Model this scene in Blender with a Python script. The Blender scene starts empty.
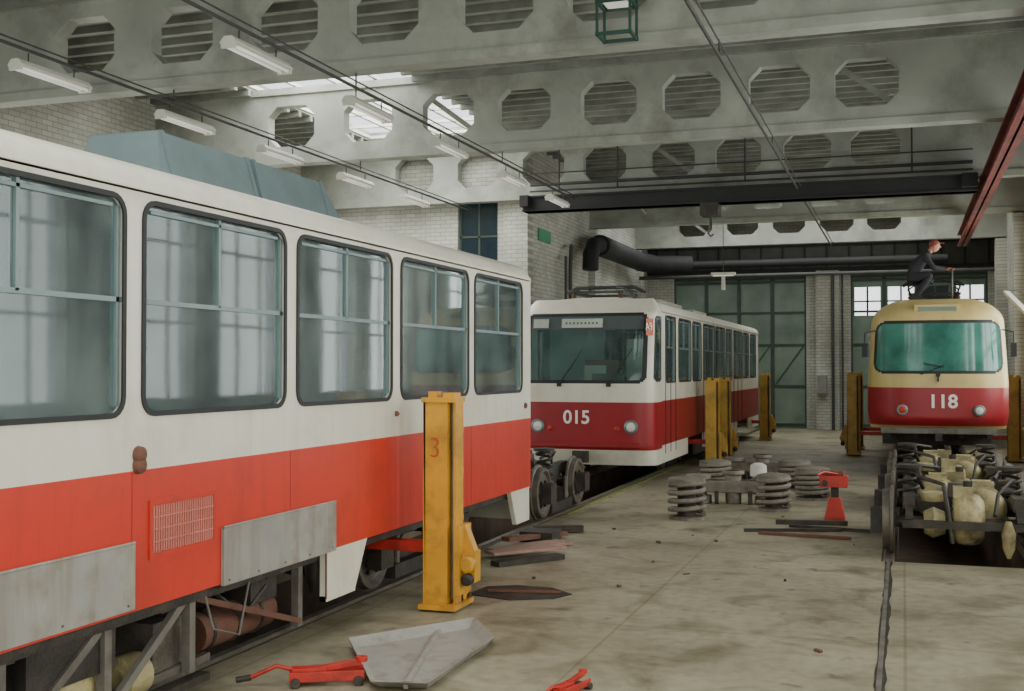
import bpy, math, random
from mathutils import Vector, Matrix, Euler
random.seed(7)
scene = bpy.context.scene

# ------------------------------------------------------------------ materials
MATS = {}
def M(name, col, rough=.6, metal=0., var=.12, scale=3., dirt=None, damt=0., dscale=1.3, bump=0., emis=0., spec=.5, streak=False):
    if name in MATS: return MATS[name]
    m = bpy.data.materials.new(name); m.use_nodes = True
    nt = m.node_tree; N = nt.nodes; L = nt.links
    b = N['Principled BSDF']
    tc = N.new('ShaderNodeTexCoord')
    n1 = N.new('ShaderNodeTexNoise'); n1.inputs['Scale'].default_value = scale; n1.inputs['Detail'].default_value = 6
    L.new(tc.outputs['Object'], n1.inputs['Vector'])
    r1 = N.new('ShaderNodeValToRGB')
    r1.color_ramp.elements[0].position = .3; r1.color_ramp.elements[1].position = .7
    r1.color_ramp.elements[0].color = tuple(max(0, c*(1-var)) for c in col)+(1,)
    r1.color_ramp.elements[1].color = tuple(min(1, c*(1+var)) for c in col)+(1,)
    L.new(n1.outputs['Fac'], r1.inputs['Fac'])
    out = r1.outputs['Color']
    if dirt:
        def layer(out,sc,lo,hi,amt,vec):
            n2 = N.new('ShaderNodeTexNoise'); n2.inputs['Scale'].default_value = sc; n2.inputs['Detail'].default_value = 9
            n2.inputs['Roughness'].default_value = .65
            L.new(vec, n2.inputs['Vector'])
            r2 = N.new('ShaderNodeValToRGB')
            r2.color_ramp.elements[0].position = lo; r2.color_ramp.elements[1].position = hi
            r2.color_ramp.elements[0].color = (0,0,0,1); r2.color_ramp.elements[1].color = (amt,amt,amt,1)
            L.new(n2.outputs['Fac'], r2.inputs['Fac'])
            mx = N.new('ShaderNodeMix'); mx.data_type = 'RGBA'
            L.new(r2.outputs['Color'], mx.inputs['Factor']); L.new(out, mx.inputs['A'])
            mx.inputs['B'].default_value = tuple(dirt)+(1,)
            return mx.outputs['Result']
        out=layer(out,dscale,.48,.72,damt,tc.outputs['Object'])
        if streak:
            mp=N.new('ShaderNodeMapping'); mp.inputs['Scale'].default_value=(9,9,.7); L.new(tc.outputs['Object'],mp.inputs['Vector'])
            out=layer(out,1.0,.5,.8,damt*.9,mp.outputs['Vector'])
    L.new(out, b.inputs['Base Color'])
    b.inputs['Roughness'].default_value = rough; b.inputs['Metallic'].default_value = metal
    b.inputs['Specular IOR Level'].default_value = spec
    if bump:
        bp = N.new('ShaderNodeBump'); bp.inputs['Strength'].default_value = bump; bp.inputs['Distance'].default_value = .02
        n3 = N.new('ShaderNodeTexNoise'); n3.inputs['Scale'].default_value = scale*8; n3.inputs['Detail'].default_value = 5
        L.new(tc.outputs['Object'], n3.inputs['Vector'])
        L.new(n3.outputs['Fac'], bp.inputs['Height']); L.new(bp.outputs['Normal'], b.inputs['Normal'])
    if emis:
        b.inputs['Emission Color'].default_value = tuple(col)+(1,); b.inputs['Emission Strength'].default_value = emis
    MATS[name] = m; return m

def glass(name, tint=(.75,.88,.86), dust_refl=(.4,.48,.48), dust_reflf=.12, gl=.25):  # dust film, tinted and raised to imitate milky reflections in the panes
    m = bpy.data.materials.new(name); m.use_nodes = True
    nt = m.node_tree; N = nt.nodes; L = nt.links
    N.remove(N['Principled BSDF']); o = N['Material Output']
    tr = N.new('ShaderNodeBsdfTransparent'); tr.inputs[0].default_value = tuple(tint)+(1,)
    df = N.new('ShaderNodeBsdfDiffuse')
    tc = N.new('ShaderNodeTexCoord'); nz = N.new('ShaderNodeTexNoise'); nz.inputs['Scale'].default_value = 2.2; nz.inputs['Detail'].default_value = 5
    L.new(tc.outputs['Object'], nz.inputs['Vector'])
    df.inputs[0].default_value = tuple(dust_refl)+(1,)
    mr = N.new('ShaderNodeMapRange'); mr.inputs['From Min'].default_value=.3; mr.inputs['From Max'].default_value=.7
    mr.inputs['To Min'].default_value=dust_reflf*.5; mr.inputs['To Max'].default_value=dust_reflf*1.5
    L.new(nz.outputs['Fac'], mr.inputs['Value'])
    m1 = N.new('ShaderNodeMixShader'); L.new(mr.outputs[0], m1.inputs[0]); L.new(tr.outputs[0], m1.inputs[1]); L.new(df.outputs[0], m1.inputs[2])
    gs = N.new('ShaderNodeBsdfGlossy'); gs.inputs['Roughness'].default_value = .04; gs.inputs[0].default_value=(.85,.95,.97,1)
    fr = N.new('ShaderNodeLayerWeight'); fr.inputs['Blend'].default_value = gl
    nb=N.new('ShaderNodeTexNoise'); nb.inputs['Scale'].default_value=2.0; nb.inputs['Detail'].default_value=0
    L.new(tc.outputs['Object'], nb.inputs['Vector'])
    bp=N.new('ShaderNodeBump'); bp.inputs['Strength'].default_value=.05; bp.inputs['Distance'].default_value=.012
    L.new(nb.outputs['Fac'],bp.inputs['Height']); L.new(bp.outputs['Normal'],gs.inputs['Normal'])
    m2 = N.new('ShaderNodeMixShader'); L.new(fr.outputs['Fresnel'], m2.inputs[0]); L.new(m1.outputs[0], m2.inputs[1]); L.new(gs.outputs[0], m2.inputs[2])
    L.new(m2.outputs[0], o.inputs['Surface'])
    MATS[name]=m; return m

def brick(name, axis, c1=(.6,.6,.54), c2=(.48,.48,.43), mort=(.34,.34,.3), s=1.0):
    m = bpy.data.materials.new(name); m.use_nodes = True
    nt = m.node_tree; N = nt.nodes; L = nt.links; b = N['Principled BSDF']
    ge = N.new('ShaderNodeNewGeometry'); sp = N.new('ShaderNodeSeparateXYZ'); L.new(ge.outputs['Position'], sp.inputs[0])
    cb = N.new('ShaderNodeCombineXYZ'); L.new(sp.outputs['Y' if axis=='X' else 'X'], cb.inputs[0]); L.new(sp.outputs['Z'], cb.inputs[1])
    bt = N.new('ShaderNodeTexBrick'); L.new(cb.outputs[0], bt.inputs['Vector'])
    bt.inputs['Scale'].default_value = s; bt.inputs['Brick Width'].default_value = .27; bt.inputs['Row Height'].default_value = .1
    bt.inputs['Mortar Size'].default_value = .009
    bt.inputs['Color1'].default_value = c1+(1,); bt.inputs['Color2'].default_value = c2+(1,); bt.inputs['Mortar'].default_value = mort+(1,)
    nz = N.new('ShaderNodeTexNoise'); nz.inputs['Scale'].default_value=.6; nz.inputs['Detail'].default_value=7; L.new(ge.outputs['Position'], nz.inputs['Vector'])
    r = N.new('ShaderNodeValToRGB'); r.color_ramp.elements[0].position=.3; r.color_ramp.elements[1].position=.65
    r.color_ramp.elements[0].color=(.6,.6,.56,1); r.color_ramp.elements[1].color=(1,1,1,1); L.new(nz.outputs['Fac'], r.inputs['Fac'])
    mx = N.new('ShaderNodeMix'); mx.data_type='RGBA'; mx.blend_type='MULTIPLY'; mx.inputs['Factor'].default_value=1
    L.new(bt.outputs['Color'], mx.inputs['A']); L.new(r.outputs['Color'], mx.inputs['B']); L.new(mx.outputs['Result'], b.inputs['Base Color'])
    b.inputs['Roughness'].default_value=.85
    bp = N.new('ShaderNodeBump'); bp.inputs['Strength'].default_value=.4; bp.inputs['Distance'].default_value=.008; bp.invert=True
    L.new(bt.outputs['Fac'], bp.inputs['Height']); L.new(bp.outputs['Normal'], b.inputs['Normal'])
    MATS[name]=m; return m

def floor_mat():
    m = bpy.data.materials.new('concrete_floor'); m.use_nodes=True
    nt=m.node_tree; N=nt.nodes; L=nt.links; b=N['Principled BSDF']
    ge=N.new('ShaderNodeNewGeometry')
    def noise(sc,det,lo,hi,c0,c1,dist=0):
        n=N.new('ShaderNodeTexNoise'); n.inputs['Scale'].default_value=sc; n.inputs['Detail'].default_value=det; n.inputs['Distortion'].default_value=dist
        L.new(ge.outputs['Position'],n.inputs['Vector'])
        r=N.new('ShaderNodeValToRGB'); r.color_ramp.elements[0].position=lo; r.color_ramp.elements[1].position=hi
        r.color_ramp.elements[0].color=c0+(1,); r.color_ramp.elements[1].color=c1+(1,); L.new(n.outputs['Fac'],r.inputs['Fac']); return n,r
    n1,r1=noise(.55,8,.32,.68,(.235,.208,.14),(.355,.325,.23))
    n2,r2=noise(1.6,12,.3,.5,(.52,.49,.4),(1,1,1),.8)
    n3,r3=noise(9,6,.3,.6,(.8,.79,.75),(1.05,1.05,1.05))
    n4,r4=noise(.9,10,.27,.38,(.5,.47,.4),(1,1,1),1.2)
    n5,r5=noise(3.7,10,.25,.35,(.32,.29,.23),(1,1,1),.4)
    out=r1.outputs['Color']
    for r in (r2,r3,r4,r5):
        mx=N.new('ShaderNodeMix'); mx.data_type='RGBA'; mx.blend_type='MULTIPLY'; mx.inputs['Factor'].default_value=.9
        L.new(out,mx.inputs['A']); L.new(r.outputs['Color'],mx.inputs['B']); out=mx.outputs['Result']
    sp=N.new('ShaderNodeSeparateXYZ'); L.new(ge.outputs['Position'],sp.inputs[0])
    cb=N.new('ShaderNodeCombineXYZ'); L.new(sp.outputs['X'],cb.inputs[0]); L.new(sp.outputs['Y'],cb.inputs[1])
    bt=N.new('ShaderNodeTexBrick'); L.new(cb.outputs[0],bt.inputs['Vector']); bt.offset=0
    bt.inputs['Scale'].default_value=1; bt.inputs['Brick Width'].default_value=2.15; bt.inputs['Row Height'].default_value=3.0
    bt.inputs['Mortar Size'].default_value=.012
    for k in ('Color1','Color2'): bt.inputs[k].default_value=(1,1,1,1)
    bt.inputs['Mortar'].default_value=(.6,.57,.5,1)
    mx=N.new('ShaderNodeMix'); mx.data_type='RGBA'; mx.blend_type='MULTIPLY'; mx.inputs['Factor'].default_value=.6
    L.new(out,mx.inputs['A']); L.new(bt.outputs['Color'],mx.inputs['B'])
    L.new(mx.outputs['Result'],b.inputs['Base Color']); b.inputs['Roughness'].default_value=.55
    bp=N.new('ShaderNodeBump'); bp.inputs['Strength'].default_value=.25; bp.inputs['Distance'].default_value=.01
    L.new(n3.outputs['Fac'],bp.inputs['Height']); L.new(bp.outputs['Normal'],b.inputs['Normal'])
    MATS['concrete_floor']=m; return m

FLOOR=floor_mat()
BRX=brick('white_brick_x','X'); BRY=brick('white_brick_y','Y')
CONC=M('whitewashed_concrete',(.35,.365,.32),.85,var=.18,scale=1.0,dirt=(.14,.145,.115),damt=.75,dscale=.9,bump=.2)
DECK=M('roof_deck_concrete',(.25,.26,.23),.9,var=.25,scale=1.0,dirt=(.1,.1,.08),damt=.7,bump=.2)
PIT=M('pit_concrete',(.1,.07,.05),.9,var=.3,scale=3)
CREAM=M('cream_paint',(.71,.69,.585),.34,var=.03,scale=.8,dirt=(.46,.41,.29),damt=.4,dscale=1.8,streak=True)
CREAM2=M('ivory_yellow_paint',(.6,.475,.19),.38,var=.05,scale=1,dirt=(.34,.27,.12),damt=.4,dscale=2.5)
RED=M('orange_red_paint',(.58,.033,.015),.4,var=.07,scale=.9,dirt=(.27,.035,.02),damt=.55,dscale=1.8,streak=True)
RED2=M('dark_red_paint',(.3,.012,.018),.38,var=.08,scale=.9,dirt=(.14,.015,.015),damt=.45,dscale=2)
PINK=M('faded_pink_grille',(.5,.16,.12),.6,var=.1)
ROOFG=M('blue_grey_paint',(.12,.17,.175),.65,var=.15,scale=2,dirt=(.07,.09,.09),damt=.5)
ROOFC=M('grey_roof_paint',(.42,.4,.33),.6,var=.1,scale=2,dirt=(.2,.19,.15),damt=.4)
GREYP=M('bare_grey_panel',(.31,.305,.275),.55,metal=.1,var=.15,scale=2,dirt=(.17,.115,.07),damt=.75,dscale=2.5,streak=True)
GREYD=M('dirty_grey_steel',(.15,.14,.12),.6,metal=.1,var=.25,scale=3,dirt=(.07,.05,.035),damt=.9,dscale=4)
RUB=M('black_rubber',(.015,.017,.018),.6,var=.1)
ALU=M('aluminium_frame',(.18,.24,.24),.45,metal=.4,var=.08)
DARK=M('dark_oily_steel',(.04,.036,.03),.55,metal=.3,var=.4,scale=6,dirt=(.11,.08,.05),damt=.5,dscale=5,bump=.3)
STEEL=M('worn_steel',(.15,.135,.11),.5,metal=.5,var=.3,scale=6,dirt=(.07,.05,.035),damt=.6,dscale=5,bump=.3)
BRASSY=M('oily_beige_casing',(.4,.34,.17),.5,var=.4,scale=3,dirt=(.04,.033,.016),damt=1.0,dscale=2.6,bump=.5)
YEL=M('orange_yellow_paint',(.64,.31,.02),.45,var=.12,scale=3,dirt=(.2,.11,.03),damt=.7,dscale=4,bump=.1)
YELD=M('dull_yellow_paint',(.54,.33,.05),.5,var=.15,scale=3,dirt=(.17,.11,.04),damt=.6,dscale=4)
TRED=M('tool_red_paint',(.5,.025,.015),.45,var=.15,scale=5,dirt=(.08,.025,.015),damt=.7,dscale=7)
BLK=M('black_beam_paint',(.012,.012,.013),.7,var=.3,scale=3)
PIPE=M('pipe_dark_paint',(.05,.05,.046),.6,var=.2)
PIPEG=M('pipe_grey_paint',(.22,.22,.2),.6,var=.2)
GREEN=M('gate_green_paint',(.19,.25,.2),.75,var=.2,scale=1.0,dirt=(.09,.13,.1),damt=.6,dscale=.8)
GREEND=M('gate_frame_dark_green',(.05,.075,.062),.7,var=.2)
LGRN=M('lamp_frame_green',(.02,.07,.05),.5)
WHITE=M('white_enamel',(.6,.6,.53),.45,var=.05)
TUBE=M('fluorescent_tube',(.93,.91,.84),.4,var=0,emis=.3)
SEAT=M('brown_seat_vinyl',(.18,.07,.045),.5,var=.15)
INT=M('interior_laminate',(.36,.4,.38),.6,var=.05)
INTD=M('interior_dark_panel',(.07,.09,.09),.6,var=.1)
EXITG=M('sign_green',(.05,.28,.14),.5,var=.03)
TXW=M('lettering_white',(.85,.82,.74),.5,var=.02)
TXR=M('lettering_red',(.45,.07,.015),.5,var=.1)
LENS=M('headlamp_lens',(.75,.75,.7),.15,var=.05)
RUST=M('rusty_steel',(.15,.065,.04),.8,var=.3,scale=6,dirt=(.06,.03,.02),damt=.6,dscale=6,bump=.3)
WOOD=M('weathered_board',(.3,.19,.15),.8,var=.2,scale=5)
GLOWC=M('yellow_green_glow_paint',(.2,.24,.045),.6,var=.4,scale=4,dirt=(.08,.08,.04),damt=.8,dscale=3)  # tint that stands for a glow along the rail
GL=glass('tram_window_glass',tint=(.74,.88,.86),dust_refl=(.42,.52,.52),dust_reflf=.2,gl=.28)
GLD=glass('windscreen_glass',tint=(.55,.7,.67),dust_refl=(.25,.36,.36),dust_reflf=.18,gl=.28)
TEAL=M('teal_windscreen_glass',(.04,.18,.14),.12,var=.45,scale=1.6,dirt=(.1,.28,.23),damt=.7,dscale=1.5,spec=.8)
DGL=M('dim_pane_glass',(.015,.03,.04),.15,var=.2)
SKYP=M('bright_frosted_pane',(.92,.95,.96),.3,var=.03,emis=1.8)
SKIN=M('skin',(.42,.2,.13),.55,var=.06)
CLOTH=M('dark_work_clothes',(.02,.021,.026),.85,var=.25,scale=8)
CAP=M('red_brown_cap',(.2,.045,.035),.8,var=.1)
BOOT=M('black_boots',(.01,.01,.01),.5)
GST=M('dusty_grey_steel',(.2,.18,.145),.65,metal=.2,var=.3,scale=5,dirt=(.065,.045,.03),damt=.95,dscale=4,bump=.3)

# ------------------------------------------------------------------ builder
def rr(u0,u1,v0,v1,r,n=5):
    pts=[]
    for cx,cy,a in ((u1-r,v1-r,0),(u0+r,v1-r,90),(u0+r,v0+r,180),(u1-r,v0+r,270)):
        for i in range(n+1):
            t=math.radians(a+90*i/n); pts.append((cx+r*math.cos(t),cy+r*math.sin(t)))
    return pts
def rect(u0,u1,v0,v1): return [(u0,v0),(u1,v0),(u1,v1),(u0,v1)]

class B:
    def __init__(s): s.v=[]; s.f=[]; s.m=[]; s.s=[]; s.mats=[]
    def mi(s,mat):
        if mat not in s.mats: s.mats.append(mat)
        return s.mats.index(mat)
    def add(s,vs,fs,mat,smooth=False):
        o=len(s.v); s.v+= [tuple(p) for p in vs]; k=s.mi(mat)
        for f in fs: s.f.append(tuple(i+o for i in f)); s.m.append(k); s.s.append(smooth)
    def box(s,x0,x1,y0,y1,z0,z1,mat):
        s.add([(x0,y0,z0),(x1,y0,z0),(x1,y1,z0),(x0,y1,z0),(x0,y0,z1),(x1,y0,z1),(x1,y1,z1),(x0,y1,z1)],
              [(3,2,1,0),(4,5,6,7),(0,1,5,4),(1,2,6,5),(2,3,7,6),(3,0,4,7)],mat)
    def bar(s,p0,p1,w,h,mat,up=(0,0,1)):
        p0=Vector(p0);p1=Vector(p1);d=(p1-p0).normalized();u=Vector(up)
        if abs(d.dot(u))>.98: u=Vector((0,1,0))
        r=d.cross(u).normalized();u=r.cross(d)
        vs=[]
        for p in (p0,p1):
            for a,b in((-1,-1),(1,-1),(1,1),(-1,1)): vs.append(p+r*a*w/2+u*b*h/2)
        s.add(vs,[(3,2,1,0),(4,5,6,7),(0,1,5,4),(1,2,6,5),(2,3,7,6),(3,0,4,7)],mat)
    def cyl(s,p0,p1,r,mat,r1=None,n=16,caps=True):
        p0=Vector(p0);p1=Vector(p1);d=(p1-p0).normalized()
        u=Vector((0,0,1)) if abs(d.z)<.9 else Vector((1,0,0))
        a=d.cross(u).normalized();b=a.cross(d); r1=r if r1 is None else r1
        vs=[]
        for p,q in((p0,r),(p1,r1)):
            for i in range(n):
                t=2*math.pi*i/n; vs.append(p+a*math.cos(t)*q+b*math.sin(t)*q)
        s.add(vs,[(i,(i+1)%n,n+(i+1)%n,n+i) for i in range(n)],mat,True)
        if caps: s.add(vs,[tuple(range(n-1,-1,-1)),tuple(range(n,2*n))],mat)
    def tube(s,pts,r,mat,n=8,closed=False):
        P=[Vector(p) for p in pts]; vs=[]; N=len(P); ref=None
        for i,p in enumerate(P):
            d=(P[(i+1)%N]-P[i-1]) if closed else (P[min(i+1,N-1)]-P[max(i-1,0)])
            d.normalize()
            if ref is None:
                u=Vector((0,0,1)) if abs(d.z)<.9 else Vector((1,0,0))
                ref=d.cross(u).normalized()
            a=(ref-d*ref.dot(d)).normalized(); ref=a; b=a.cross(d)
            for k in range(n):
                t=2*math.pi*k/n; vs.append(p+a*math.cos(t)*r+b*math.sin(t)*r)
        fs=[]
        for i in range(N if closed else N-1):
            j=(i+1)%N
            for k in range(n): fs.append((i*n+k,i*n+(k+1)%n,j*n+(k+1)%n,j*n+k))
        s.add(vs,fs,mat,True)
        if not closed: s.add(vs,[tuple(range(n)),tuple(range((N-1)*n,N*n))],mat)
    def lathe(s,prof,c,axis,mat,n=28):
        ax={'X':Vector((1,0,0)),'Y':Vector((0,1,0)),'Z':Vector((0,0,1))}[axis]
        a={'X':Vector((0,1,0)),'Y':Vector((0,0,1)),'Z':Vector((1,0,0))}[axis]; b=ax.cross(a); c=Vector(c)
        vs=[];fs=[]
        for r,o in prof:
            for i in range(n):
                t=2*math.pi*i/n; vs.append(c+ax*o+a*math.cos(t)*r+b*math.sin(t)*r)
        for j in range(len(prof)-1):
            for i in range(n): fs.append((j*n+i,j*n+(i+1)%n,(j+1)*n+(i+1)%n,(j+1)*n+i))
        s.add(vs,fs,mat,True)
        s.add(vs,[tuple(range(n)),tuple(range((len(prof)-1)*n,len(prof)*n))],mat)
    def prism(s,poly,axis,a0,a1,mat,smooth=False):
        n=len(poly)
        def mp(p,w): return {'X':(w,p[0],p[1]),'Y':(p[0],w,p[1]),'Z':(p[0],p[1],w)}[axis]
        vs=[mp(p,a0) for p in poly]+[mp(p,a1) for p in poly]
        s.add(vs,[(i,(i+1)%n,n+(i+1)%n,n+i) for i in range(n)],mat,smooth)
        s.add(vs,[tuple(range(n)),tuple(range(n,2*n))],mat)
    def plate(s,outline,holes,axis,w0,w1,mat):
        cu=bpy.data.curves.new('t','CURVE'); cu.dimensions='2D'; cu.fill_mode='BOTH'; cu.extrude=(w1-w0)/2
        for pl in [outline]+list(holes):
            sp=cu.splines.new('POLY'); sp.points.add(len(pl)-1); sp.use_cyclic_u=True
            for i,p in enumerate(pl): sp.points[i].co=(p[0],p[1],0,1)
        ob=bpy.data.objects.new('t',cu); scene.collection.objects.link(ob)
        bpy.context.view_layer.update()
        me=bpy.data.meshes.new_from_object(ob.evaluated_get(bpy.context.evaluated_depsgraph_get()))
        wm=(w0+w1)/2
        def mp(p):
            return {'X':(wm+p[2],p[0],p[1]),'Y':(p[0],wm+p[2],p[1]),'Z':(p[0],p[1],wm+p[2])}[axis]
        s.add([mp(v.co) for v in me.vertices],[tuple(p.vertices) for p in me.polygons],mat)
        bpy.data.objects.remove(ob); bpy.data.curves.remove(cu); bpy.data.meshes.remove(me)
    def text(s,body,size,loc,rot,mat,ext=.004,bold=.0,sx=1.):
        cu=bpy.data.curves.new('t','FONT'); cu.body=body; cu.size=size; cu.extrude=ext; cu.align_x='CENTER'; cu.align_y='CENTER'; cu.offset=bold
        ob=bpy.data.objects.new('t',cu); scene.collection.objects.link(ob)
        bpy.context.view_layer.update()
        me=bpy.data.meshes.new_from_object(ob.evaluated_get(bpy.context.evaluated_depsgraph_get()))
        mt=Matrix.Translation(loc)@Euler(rot).to_matrix().to_4x4()@Matrix.Diagonal((sx,1,1,1))
        s.add([mt@v.co for v in me.vertices],[tuple(p.vertices) for p in me.polygons],mat)
        bpy.data.objects.remove(ob); bpy.data.curves.remove(cu); bpy.data.meshes.remove(me)
    def make(s,name,parent=None,bevel=0.,origin=None,merge=True):
        me=bpy.data.meshes.new(name)
        xs=[v[0] for v in s.v]; ys=[v[1] for v in s.v]; zs=[v[2] for v in s.v]
        o=Vector(((min(xs)+max(xs))/2,(min(ys)+max(ys))/2,min(zs))) if origin is None else Vector(origin)
        me.from_pydata([Vector(v)-o for v in s.v],[],s.f)
        for m in s.mats: me.materials.append(m)
        me.polygons.foreach_set('material_index',s.m); me.polygons.foreach_set('use_smooth',s.s)
        import bmesh
        bm=bmesh.new(); bm.from_mesh(me)
        if merge: bmesh.ops.remove_doubles(bm,verts=bm.verts,dist=.0002)
        bmesh.ops.recalc_face_normals(bm,faces=bm.faces)
        for e in bm.edges:
            if len(e.link_faces)==2 and e.calc_face_angle(0)>math.radians(38): e.smooth=False
        bm.to_mesh(me); bm.free()
        me.update()
        ob=bpy.data.objects.new(name,me); scene.collection.objects.link(ob)
        if parent is not None:
            ob.parent=parent; ob.location=o-parent.location
        else: ob.location=o
        if bevel:
            md=ob.modifiers.new('bev','BEVEL'); md.width=bevel; md.segments=2; md.limit_method='ANGLE'; md.angle_limit=math.radians(50)
        return ob
def empty(name,loc):
    e=bpy.data.objects.new(name,None); e.location=loc; e.empty_display_size=.3; scene.collection.objects.link(e); bpy.context.view_layer.update(); return e

XL,XR,YB,YF,ZR=-14.5,3.0,-6.0,40.0,7.55
XI,YI=-8.5,26.25
SKYL_AND_FILL=((-12.2,-8.7,18,25.2),(-6.4,-.6,-4.5,7.0),(-7.0,1.5,32.8,37.2))  # last two openings added, to light the near floor and the far end
# ------------------------------------------------------------------ floor with pits
b=B()
PL=(-6.05,-4.65); PR=(-.1,1.3); PY=12.85
holes=[rect(PL[0],PL[1],0,37),rect(PR[0],PR[1],PY,37)]
b.plate(rect(XL,XR,YB,YF),holes,'Z',-.15,0,FLOOR)
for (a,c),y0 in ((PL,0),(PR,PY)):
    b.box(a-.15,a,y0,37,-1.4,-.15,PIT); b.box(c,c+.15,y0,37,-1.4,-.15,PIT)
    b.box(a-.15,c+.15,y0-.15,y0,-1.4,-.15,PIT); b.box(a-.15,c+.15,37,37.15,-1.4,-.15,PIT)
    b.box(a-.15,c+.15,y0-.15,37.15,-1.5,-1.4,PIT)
b.make('floor')
b=B()
for x in (-6.11,-4.59,-.16,1.36):
    y0=YB if x<-1 else PY
    b.box(x-.035,x+.035,y0,YF,.0,.025,STEEL)
    for sx in (-.075,.06): b.box(x+sx,x+sx+.015,y0,YF,0.0,.004,DARK)
for x in (-.16,1.36): # worn, embedded flush in the slab with an irregular groove
    b.box(x-.02,x+.015,YB,PY,0,.004,GREYD)
    L_=[];R_=[]; y=YB
    while y<PY:
        L_.append((x-.022-random.uniform(0,.018),y)); R_.append((x+.015+random.uniform(.012,.035),y)); y+=random.uniform(.1,.25)
    L_.append((x-.03,PY)); R_.append((x+.045,PY))
    for i in range(len(L_)-1):
        b.add([(L_[i][0],L_[i][1],.002),(R_[i][0],R_[i][1],.002),(R_[i+1][0],R_[i+1][1],.002),(L_[i+1][0],L_[i+1][1],.002)],[(0,1,2,3)],DARK)
b.make('track_rails')
b=B(); b.box(-4.49,-4.44,15.5,36,.0,.012,GLOWC); b.make('painted_glow_strip')  # yellow-green glow beside the rail, put into a coloured strip

# ------------------------------------------------------------------ walls
winR=[(-4.5,-1.5),(0.2,3.2),(5.8,8.8),(11.3,13.6),(14.4,16.8),(17.3,19.6),(20.4,22.8),(23.3,25.6),(28,31)]  # out of view, spaced for tram-glass reflections; last added to brighten the far end
b=B(); b.plate(rect(YB,YF,0,ZR),[rect(a,c,1.5,5.4) for a,c in winR],'X',XR,XR+.35,BRX)
for y in (2,14,20,26,32,38): b.box(XR-.32,XR,y-.25,y+.25,0,6.0,BRX)
b.make('wall_right')
winL=[(-3,0),(3,6),(8.6,11.6),(14.6,17.6),(20.6,23.6)]
b=B(); b.plate(rect(YB,YI,0,ZR),[rect(a,c,1.4,5.0) for a,c in winL],'X',XL-.35,XL,BRX)
for y in (2,8,14,20): b.box(XL,XL+.3,y-.25,y+.25,0,6.0,BRX)
b.make('wall_left')
b=B(); b.plate(rect(XL,XI,0,ZR),[rect(-10.35,-9.3,3.5,6.15)],'Y',YI,YI+.3,BRY)
b.box(XI-.6,XI+.0,YI-.12,YI,0,7.5,BRY)
b.make('wall_partition')
b=B(); b.box(XI-.3,XI,YI+.3,YF,0,ZR,BRX)
for y in (32,38): b.box(XI,XI+.2,y-.25,y+.25,0,6.0,BRX)
b.make('wall_side')
b=B(); b.plate(rect(XI-.3,XR+.35,0,ZR),[rect(-7.6,-3.1,.0,5.3),rect(-1.65,2.6,.0,5.3)],'Y',YF,YF+.4,BRY)
b.box(-2.75,-2.0,YF-.45,YF,0,5.3,BRY)
b.make('wall_back')
b=B(); b.box(XI,XR-.05,YF-.3,YF-.02,5.3,5.42,BLK); b.box(XI,XR-.05,YF-.22,YF-.02,5.42,6.15,PIPE); b.box(XI,XR-.05,YF-.3,YF-.02,6.15,6.25,BLK)
for i in range(16): b.box(XI+.3+i*.72,XI+.36+i*.72,YF-.29,YF-.2,5.42,6.15,BLK)
b.make('steel_lintel')
b=B(); b.plate(rect(XL-.35,XR+.35,0,ZR),[rect(-8.2,-2.4,0.0,5.2),rect(-1.4,2.6,0,5.2),rect(-13.4,-9.4,1.2,5.2)],'Y',YB-.35,YB,BRY); b.make('wall_front')  # openings added behind the camera to let daylight into the hall

def window(name,axis,w,u0,u1,v0,v1,pane=GL,nu=3,nv=3,fm=WHITE):
    b=B(); f=.06
    W=(w-.03,w+.03)
    def bx(a,c,e,g,W=W,m=fm):
        if axis=='X': b.box(W[0],W[1],a,c,e,g,m)
        else: b.box(a,c,W[0],W[1],e,g,m)
    bx(u0,u1,v0,v0+f);bx(u0,u1,v1-f,v1);bx(u0,u0+f,v0,v1);bx(u1-f,u1,v0,v1)
    for i in range(1,nu): u=u0+(u1-u0)*i/nu; bx(u-.025,u+.025,v0,v1)
    for i in range(1,nv): v=v0+(v1-v0)*i/nv; bx(u0,u1,v-.025,v+.025)
    if pane: bx(u0+.02,u1-.02,v0+.02,v1-.02,(w-.004,w+.004),pane)
    return b.make(name)
k=1
for a,c in winR: window('window_%d'%k,'X',XR+.15,a,c,1.5,5.4,None); k+=1
for a,c in winL: window('window_%d'%k,'X',XL-.15,a,c,1.4,5.0,None); k+=1
window('window_%d'%k,'Y',YI+.15,-10.35,-9.3,3.5,6.15,DGL,2,3,GREEND); k+=1
window('window_%d'%k,'Y',YB-.2,-13.4,-9.4,1.2,5.2,None,4,4); k+=1

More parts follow.
